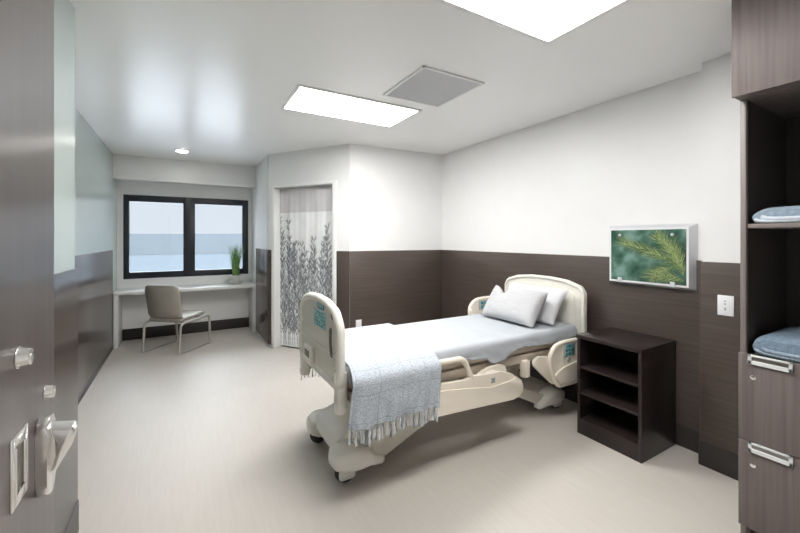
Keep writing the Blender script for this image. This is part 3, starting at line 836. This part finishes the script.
def tassel(p, L, mat, lean):
    b = B(); pts = []; rr = []
    ph = rng.uniform(0, 6); 
    for j in range(9):
        k = j/8
        pts.append((p[0]+lean*k+0.003*math.sin(ph+k*7), p[1]+0.003*math.cos(ph+k*6)-0.002*k, p[2]+0.004-L*k)); rr.append(0.0026+0.0026*k if k < 0.9 else 0.003)
    rr[2] = 0.0046
    tube(b, pts, rr, 7)
    for q in range(3):
        a = rng.uniform(0, 6); tube(b, [pts[5], (pts[8][0]+0.008*math.cos(a), pts[8][1]+0.006*math.sin(a), pts[8][2]-rng.uniform(0, 0.012))], [0.003, 0.0012], 5)
    return obj('fringe_tassel', b, mat, tr)
NT = 46
for i in range(NT):
    u = (i+0.3)/NT*64; k = int(u); p = trows[k][0].lerp(trows[min(k+1, 64)][0], u-k)
    tassel(p, rng.uniform(0.068, 0.088), M['tass_g'] if i % 3 == 1 else M['tass_w'], rng.uniform(-0.010, 0.008))
for i in range(24):
    u = (i+0.4)/24*64; k = int(u); p = trows[k][-1].lerp(trows[min(k+1, 64)][-1], u-k)
    tassel(p, rng.uniform(0.06, 0.08), M['tass_g'] if i % 2 else M['tass_w'], rng.uniform(-0.01, 0.01))

# pillows
def pillow(name, label, mat, bottom, top, width, thick, chop=0.0, seed=0, skew=0.0, pinch=0.05):
    bottom = Vector(bottom); top = Vector(top); up = top-bottom; hgt = up.length; up.normalize()
    lat = Vector((0, -1, 0)); nn = lat.cross(up); nn.normalize()
    if nn.x > 0: nn = -nn
    b = B(); N = 34
    def P(i, j, s):
        u = -1+2*i/N; v = -1+2*j/N
        e = max(0, (1-abs(u)**2.6))*max(0, (1-abs(v)**2.6))
        h = thick/2*e**0.42
        px = u*(1-pinch*(1-v*v)*abs(u))*width/2
        vv = v*(1-pinch*1.3*(1-u*u)*abs(v))
        py = (vv+1)/2*hgt
        dent = chop*math.exp(-((u+0.42)/0.30)**2)*max(0, v)**1.5
        py -= dent
        h *= 1-0.35*math.exp(-((u+0.42)/0.28)**2)*max(0, v)*(1 if chop else 0)
        h += (0.006*nz(u*2.6+seed, v*2.6, s)+0.004*nz(u*6+seed, v*5, s+3))*e**0.4
        return bottom+lat*(px+skew*(v))+up*py+nn*h*s
    F = [[None]*(N+1) for _ in range(N+1)]; K = [[None]*(N+1) for _ in range(N+1)]
    for i in range(N+1):
        for j in range(N+1):
            F[i][j] = b.verts.new(P(i, j, 1))
            K[i][j] = F[i][j] if i in (0, N) or j in (0, N) else b.verts.new(P(i, j, -1))
    for i in range(N):
        for j in range(N):
            b.faces.new((F[i][j], F[i+1][j], F[i+1][j+1], F[i][j+1]))
            b.faces.new((K[i][j], K[i][j+1], K[i+1][j+1], K[i+1][j]))
    o = obj(name, b, mat, smooth=80)
    return setp(o, label, 'pillow', 'bed pillows')
pillow('pillow', 'pale grey white pillow with a dented top, propped in front of the other pillow', M['pillow'], (2.475, 2.39, 0.772), (2.672, 2.388, 1.05), 0.61, 0.17, chop=0.075, seed=2)
pillow('pillow', 'bright white pillow leaning on the headboard behind the front pillow', M['pillow2'], (2.69, 2.385, 0.768), (2.878, 2.365, 1.065), 0.66, 0.13, seed=9)

# ------------------------------------------------------------------ nightstand
ns = thing('nightstand', 'dark espresso open nightstand with three empty bays beside the bed', 'nightstand', (2.87, 1.57, 0))
x0, x1, y0, y1 = 2.647, 3.108, 1.335, 1.805
def part(name, parent, mat, *q, **k):
    b = B(); box(b, *q, **k); return obj(name, b, mat, parent)
part('top', ns, M['esp'], x0-0.008, x1, y0-0.006, y1+0.006, 0.734, 0.762, bev=0.003)
part('side_panel', ns, M['esp'], x0, x1, y0, y0+0.022, 0, 0.735, bev=0.0015)
part('side_panel', ns, M['esp'], x0, x1, y1-0.022, y1, 0, 0.735, bev=0.0015)
part('back_panel', ns, M['esp'], x1-0.012, x1-0.002, y0+0.021, y1-0.021, 0.02, 0.735)
for z in (0.523, 0.326): part('shelf', ns, M['esp'], x0+0.004, x1-0.011, y0+0.0215, y1-0.0215, z-0.02, z, bev=0.001)
part('shelf', ns, M['esp'], x0+0.012, x1-0.011, y0+0.0215, y1-0.0215, 0.10, 0.12, bev=0.001)
part('plinth', ns, M['esp'], x0+0.001, x0+0.02, y0+0.0215, y1-0.0215, 0.0, 0.118, bev=0.001)

# ------------------------------------------------------------------ lit picture with pine branch
pt = thing('framed_picture', 'framed photograph of a green pine branch on the wall above the nightstand', 'picture', (3.12, 1.516, 1.13))
b = B()
F0, F1 = 3.068, XR-0.0005
fo = [(1.236, 1.156), (1.798, 1.156), (1.798, 1.585), (1.236, 1.585)]; bo = [(1.206, 1.13), (1.828, 1.13), (1.828, 1.611), (1.206, 1.611)]
fi = [(1.251, 1.170), (1.784, 1.170), (1.784, 1.571), (1.251, 1.571)]
vf = [b.verts.new((F0, *p)) for p in fo]; vb = [b.verts.new((F1, *p)) for p in bo]; vi = [b.verts.new((F0, *p)) for p in fi]; vd = [b.verts.new((F0+0.006, *p)) for p in fi]
for i in range(4):
    j = (i+1) % 4
    f = b.faces.new((vf[i], vf[j], vb[j], vb[i])); f.material_index = 0
    f = b.faces.new((vf[i], vf[j], vi[j], vi[i])); f.material_index = 1
    f = b.faces.new((vi[i], vi[j], vd[j], vd[i])); f.material_index = 1
b.faces.new(vb); b.faces.new(vd)
obj('picture_frame', b, [M['alu'], M['alu_white']], pt, 'bevelled silver frame', smooth=20)
b = B(); xp = F0-0.002
box(b, xp, F0+0.004, 1.2515, 1.7835, 1.1705, 1.5705)
rng = random.Random(21)
lay = [0]
def needle(y, z, an, L, w, mi):
    # printed needle, clipped to the picture
    ey, ez = y+L*math.cos(an), z+L*math.sin(an)
    cl = lambda a, lo, hi: min(max(a, lo), hi)
    y = cl(y, 1.256, 1.779); z = cl(z, 1.175, 1.566)
    ey = cl(ey, 1.255, 1.780); ez = cl(ez, 1.174, 1.567)
    n_ = Vector((-(ez-z), ey-y))
    if n_.length < 1e-4: return
    n_ = n_.normalized()*w/2; lay[0] += 1; xx = xp-0.0004-lay[0]*0.0000008
    q = [(y-n_.x, z-n_.y), (y+n_.x, z+n_.y), (ey+n_.x*0.3, ez+n_.y*0.3), (ey-n_.x*0.3, ez-n_.y*0.3)]
    f = b.faces.new([b.verts.new((xx, cl(p, 1.2525, 1.7825), cl(r, 1.1715, 1.5695))) for p, r in q]); f.material_index = mi
# in the picture "left" is +Y.  stems: (start -> end) in (y,z)
stems = [((1.27, 1.30), (1.69, 1.47), 300), ((1.28, 1.32), (1.43, 1.51), 240), ((1.32, 1.30), (1.47, 1.21), 200), ((1.27, 1.24), (1.33, 1.44), 200), ((1.26, 1.20), (1.42, 1.22), 150)]
for mi_pass in (3, 2, 1):
    for (a, e, n) in stems:
        base = math.atan2(e[1]-a[1], e[0]-a[0])
        for i in range(int(n*{3: 0.7, 2: 1.0, 1: 0.62}[mi_pass])):
            k = rng.random(); y = a[0]+(e[0]-a[0])*k; z = a[1]+(e[1]-a[1])*k+0.018*math.sin(k*3)
            if mi_pass == 3 and k > 0.55: continue
            if mi_pass == 1 and k < 0.25 and rng.random() < 0.7: continue
            an = base+rng.choice((-1, 1))*rng.uniform(0.15, 0.8)
            needle(y, z, an, rng.uniform(0.05, 0.105), rng.uniform(0.0018, 0.0036), mi_pass if rng.random() > 0.3 else rng.choice((2, 3)))
obj('pine_print', b, [M['print'], M['needle1'], M['needle2'], M['needle3']], pt, 'printed photograph of a pine branch', smooth=0)
for y in (1.712, 1.336):
    b = B(); lathe(b, [(0.011, 0), (0.011, 0.006), (0.008, 0.009)], (xp-0.001, y, 1.532), (-1, 0, 0), 16); obj('standoff', b, M['alu'], pt)
    b = B(); box(b, xp-0.006, F0+0.01, y-0.016, y+0.016, 1.150, 1.190, 0.002); obj('clip', b, M['alu'], pt)

# switch plate, outlet
sw = thing('wall_switch', 'white switch plate on the brown panelling beside the tall wardrobe', 'wall switch', (2.977, 1.0, 1.014))
b = B(); box(b, 2.972, 2.978, 0.959, 1.0415, 1.014, 1.142, 0.002); obj('switch_plate', b, M['plate'], sw)
b = B(); box(b, 2.970, 2.9725, 0.983, 1.018, 1.045, 1.112, 0.001)
for z in (1.052, 1.062, 1.088, 1.106): box(b, 2.9692, 2.9702, 0.996, 1.005, z-0.003, z+0.003, 0, 1)
obj('switch_rocker', b, [M['plate'], M['mark']], sw, smooth=20)
p = W_AB(0.11, 0.012, 0.41)
ot = thing('wall_outlet', 'small white outlet plate low on the brown wall just behind the bed', 'outlet', tuple(p))
b = B(); box(b, 0.075, 0.150, 0.012, 0.018, 0.385, 0.497, 0.002, xf=xfAB); obj('outlet_plate', b, M['plate'], ot)
for z in (0.418, 0.466):
    b = B(); box(b, 0.095, 0.130, 0.018, 0.020, z-0.014, z+0.014, 0.001, xf=xfAB); obj('socket', b, M['plate'], ot)

# ------------------------------------------------------------------ wardrobe
wd = thing('wardrobe', 'tall brown wood grain wardrobe with open shelves over drawers at the right edge', 'wardrobe', (2.68, 0.3, 0))
XF, XB = 2.40, 2.972
Y1, Y0 = 0.7474, -0.15
part('side_panel', wd, M['ward_edge'], XF-0.004, XB, Y1-0.022, Y1, 0.0, 2.185, bev=0.001)
part('side_panel', wd, M['ward_edge'], XF-0.004, XB, Y0, Y0+0.022, 0.0, 2.185, bev=0.001)
part('inner_lining', wd, M['ward_in'], XF+0.004, XB-0.012, Y1-0.026, Y1-0.0215, 0.93, 2.18)
part('back_panel', wd, M['ward_in'], XB-0.014, XB, Y0+0.021, Y1-0.021, 0.05, 2.185)
part('shelf', wd, M['ward_edge'], XF+0.0, XB-0.013, Y0+0.0215, Y1-0.0262, 1.553, 1.574, bev=0.001)
part('shelf', wd, M['ward_in'], XF+0.0, XB-0.013, Y0+0.0215, Y1-0.0262, 0.915, 0.938, bev=0.001)
part('toe_kick', wd, M['base'], XF+0.05, XF+0.07, Y0+0.0215, Y1-0.0225, 0.0, 0.10)
XC = 2.29
cb = part('cupboard_box', wd, M['ward'], XC+0.02, XB, Y0, Y1, 2.186, H-0.002, bev=0.001)
part('cupboard_door', wd, M['ward'], XC, XC+0.0195, Y0+0.001, Y1, 2.182, H-0.004, bev=0.0015)
for (z0, z1, lab) in ((0.520, 0.940, 'upper drawer front'), (0.095, 0.516, 'lower drawer front')):
    b = B(); box(b, XF-0.022, XF-0.004, Y0+0.001, Y1+0.002, z0, z1, 0.0015); box(b, XF-0.003, XB-0.02, Y0+0.03, Y1-0.03, z0+0.02, z1-0.05)
    dr = obj('drawer', b, M['ward'], wd, lab)
    for yc in (0.634, -0.02):
        b = B(); w = 0.077; zt_ = z1+0.0015; xo = XF-0.022
        box(b, xo-0.010, xo+0.001, yc-w, yc-w+0.013, zt_-0.046, zt_, 0.0015); box(b, xo-0.010, xo+0.001, yc+w-0.013, yc+w, zt_-0.046, zt_, 0.0015)
        box(b, xo-0.010, xo+0.001, yc-w, yc+w, zt_-0.046, zt_-0.028, 0.0015); box(b, xo-0.010, xo+0.001, yc-w, yc+w, zt_-0.008, zt_, 0.0015)
        box(b, xo-0.002, xo+0.0005, yc-w+0.01, yc+w-0.01, zt_-0.03, zt_-0.006, 0, 1)
        obj('drawer_pull', b, [M['alu_white'], M['steel_dark']], dr, 'pale rectangular drawer pull', smooth=20)
    b = B(); lathe(b, [(0.011, 0), (0.011, 0.003), (0.008, 0.004), (0.004, 0.0045)], (XF-0.022, 0.694, z1-0.108), (-1, 0, 0), 18)
    obj('drawer_lock', b, M['steel'], dr, 'small round lock')

def folded(zb, h, mats, label, seed, yl, x0=2.408, x1=2.88):
    """blanket folded over on itself: a lower leaf and a fat upper leaf rolling round at the left"""
    b = B(); yr = 0.12; NXb = 18
    # outline in (y,z): spiral fold, +Y is left in the photo
    top = [(yr, h), (yr+0.2, h*1.0), (yl-0.10, h*1.0), (yl-0.045, h*0.95), (yl-0.014, h*0.76), (yl, h*0.45), (yl-0.008, h*0.14), (yl-0.03, 0.002), (yl-0.2, 0.0), (yr, 0.0)]
    sp = spline([(0, y, z) for y, z in top], 5)
    rows = []
    for i in range(NXb+1):
        k = i/NXb; x = x0+(x1-x0)*k; ed = min(k, 1-k)*NXb
        q = 1-0.18*math.exp(-ed*0.9)
        rows.append([b.verts.new((x+0.006*nz(p.y*9, p.z*30, seed), p.y-(1-q)*0.06*(1 if p.y > 0.4 else 0)+0.004*nz(x*9, p.z*25, seed), zb+max(0.0, p.z*(q if p.z > h*0.5 else 1)+(0.007*nz(x*7, p.y*9, seed) if p.z > h*0.6 else 0)))) for p in sp])
    for i in range(NXb):
        for j in range(len(sp)-1): b.faces.new((rows[i][j], rows[i+1][j], rows[i+1][j+1], rows[i][j+1]))
        b.faces.new((rows[i][-1], rows[i+1][-1], rows[i+1][0], rows[i][0]))
    b.faces.new(rows[0]); b.faces.new(rows[-1][::-1])
    for k_, (zz, yy, r_) in enumerate(((0.30, yl-0.045, 0.010), (0.15, yl-0.02, 0.008))):   # the folded edges that show at the front
        pts = [(x0-0.004, yr, zb+h*zz), (x0-0.005, (yr+yy)/2, zb+h*zz*0.95), (x0-0.005, yy-0.05, zb+h*zz*0.9), (x0-0.003, yy, zb+h*(zz+0.10))]
        tube(b, spline(pts, 6), r_, 8, mi=1)
    o = obj('folded_blanket', b, mats, smooth=60)
    return setp(o, label, 'folded blanket', 'folded blankets in the wardrobe')
folded(1.5745, 0.078, [M['blanket'], M['blanket_in']], 'light blue grey folded blanket on the upper wardrobe shelf', 3, 0.717)
folded(0.9385, 0.098, [M['blanket2'], M['blanket']], 'slate blue folded blanket lying just above the wardrobe drawers', 8, 0.715)

# ------------------------------------------------------------------ world, camera, view
w = bpy.data.worlds.new('World'); sc.world = w; w.use_nodes = True
nt = w.node_tree; bg = nt.nodes['Background']
bg.inputs['Color'].default_value = (0.88, 0.94, 1.0, 1); bg.inputs['Strength'].default_value = 1.0
tc = nt.nodes.new('ShaderNodeTexCoord'); sp_ = nt.nodes.new('ShaderNodeSeparateXYZ'); mr = nt.nodes.new('ShaderNodeMapRange')
mr.inputs['From Min'].default_value = 0.11; mr.inputs['From Max'].default_value = 0.45; mr.inputs['To Min'].default_value = 0.585; mr.inputs['To Max'].default_value = 8.5
nt.links.new(tc.outputs['Generated'], sp_.inputs[0]); nt.links.new(sp_.outputs[2], mr.inputs['Value']); nt.links.new(mr.outputs[0], bg.inputs['Strength'])

cam = bpy.data.cameras.new('camera'); co = bpy.data.objects.new('camera', cam); COL.objects.link(co)
cam.sensor_width = 36; cam.lens = 36*373/800; cam.shift_y = -27.5/800; cam.clip_start = 0.03; cam.clip_end = 1000
co.location = (0, 0, 1.5); co.rotation_euler = (PI/2, 0, -math.radians(30.3))
sc.camera = co
vs = sc.view_settings
vs.view_transform = 'Standard'; vs.look = 'None'; vs.gamma = 1; vs.use_curve_mapping = False; vs.exposure = 0.64
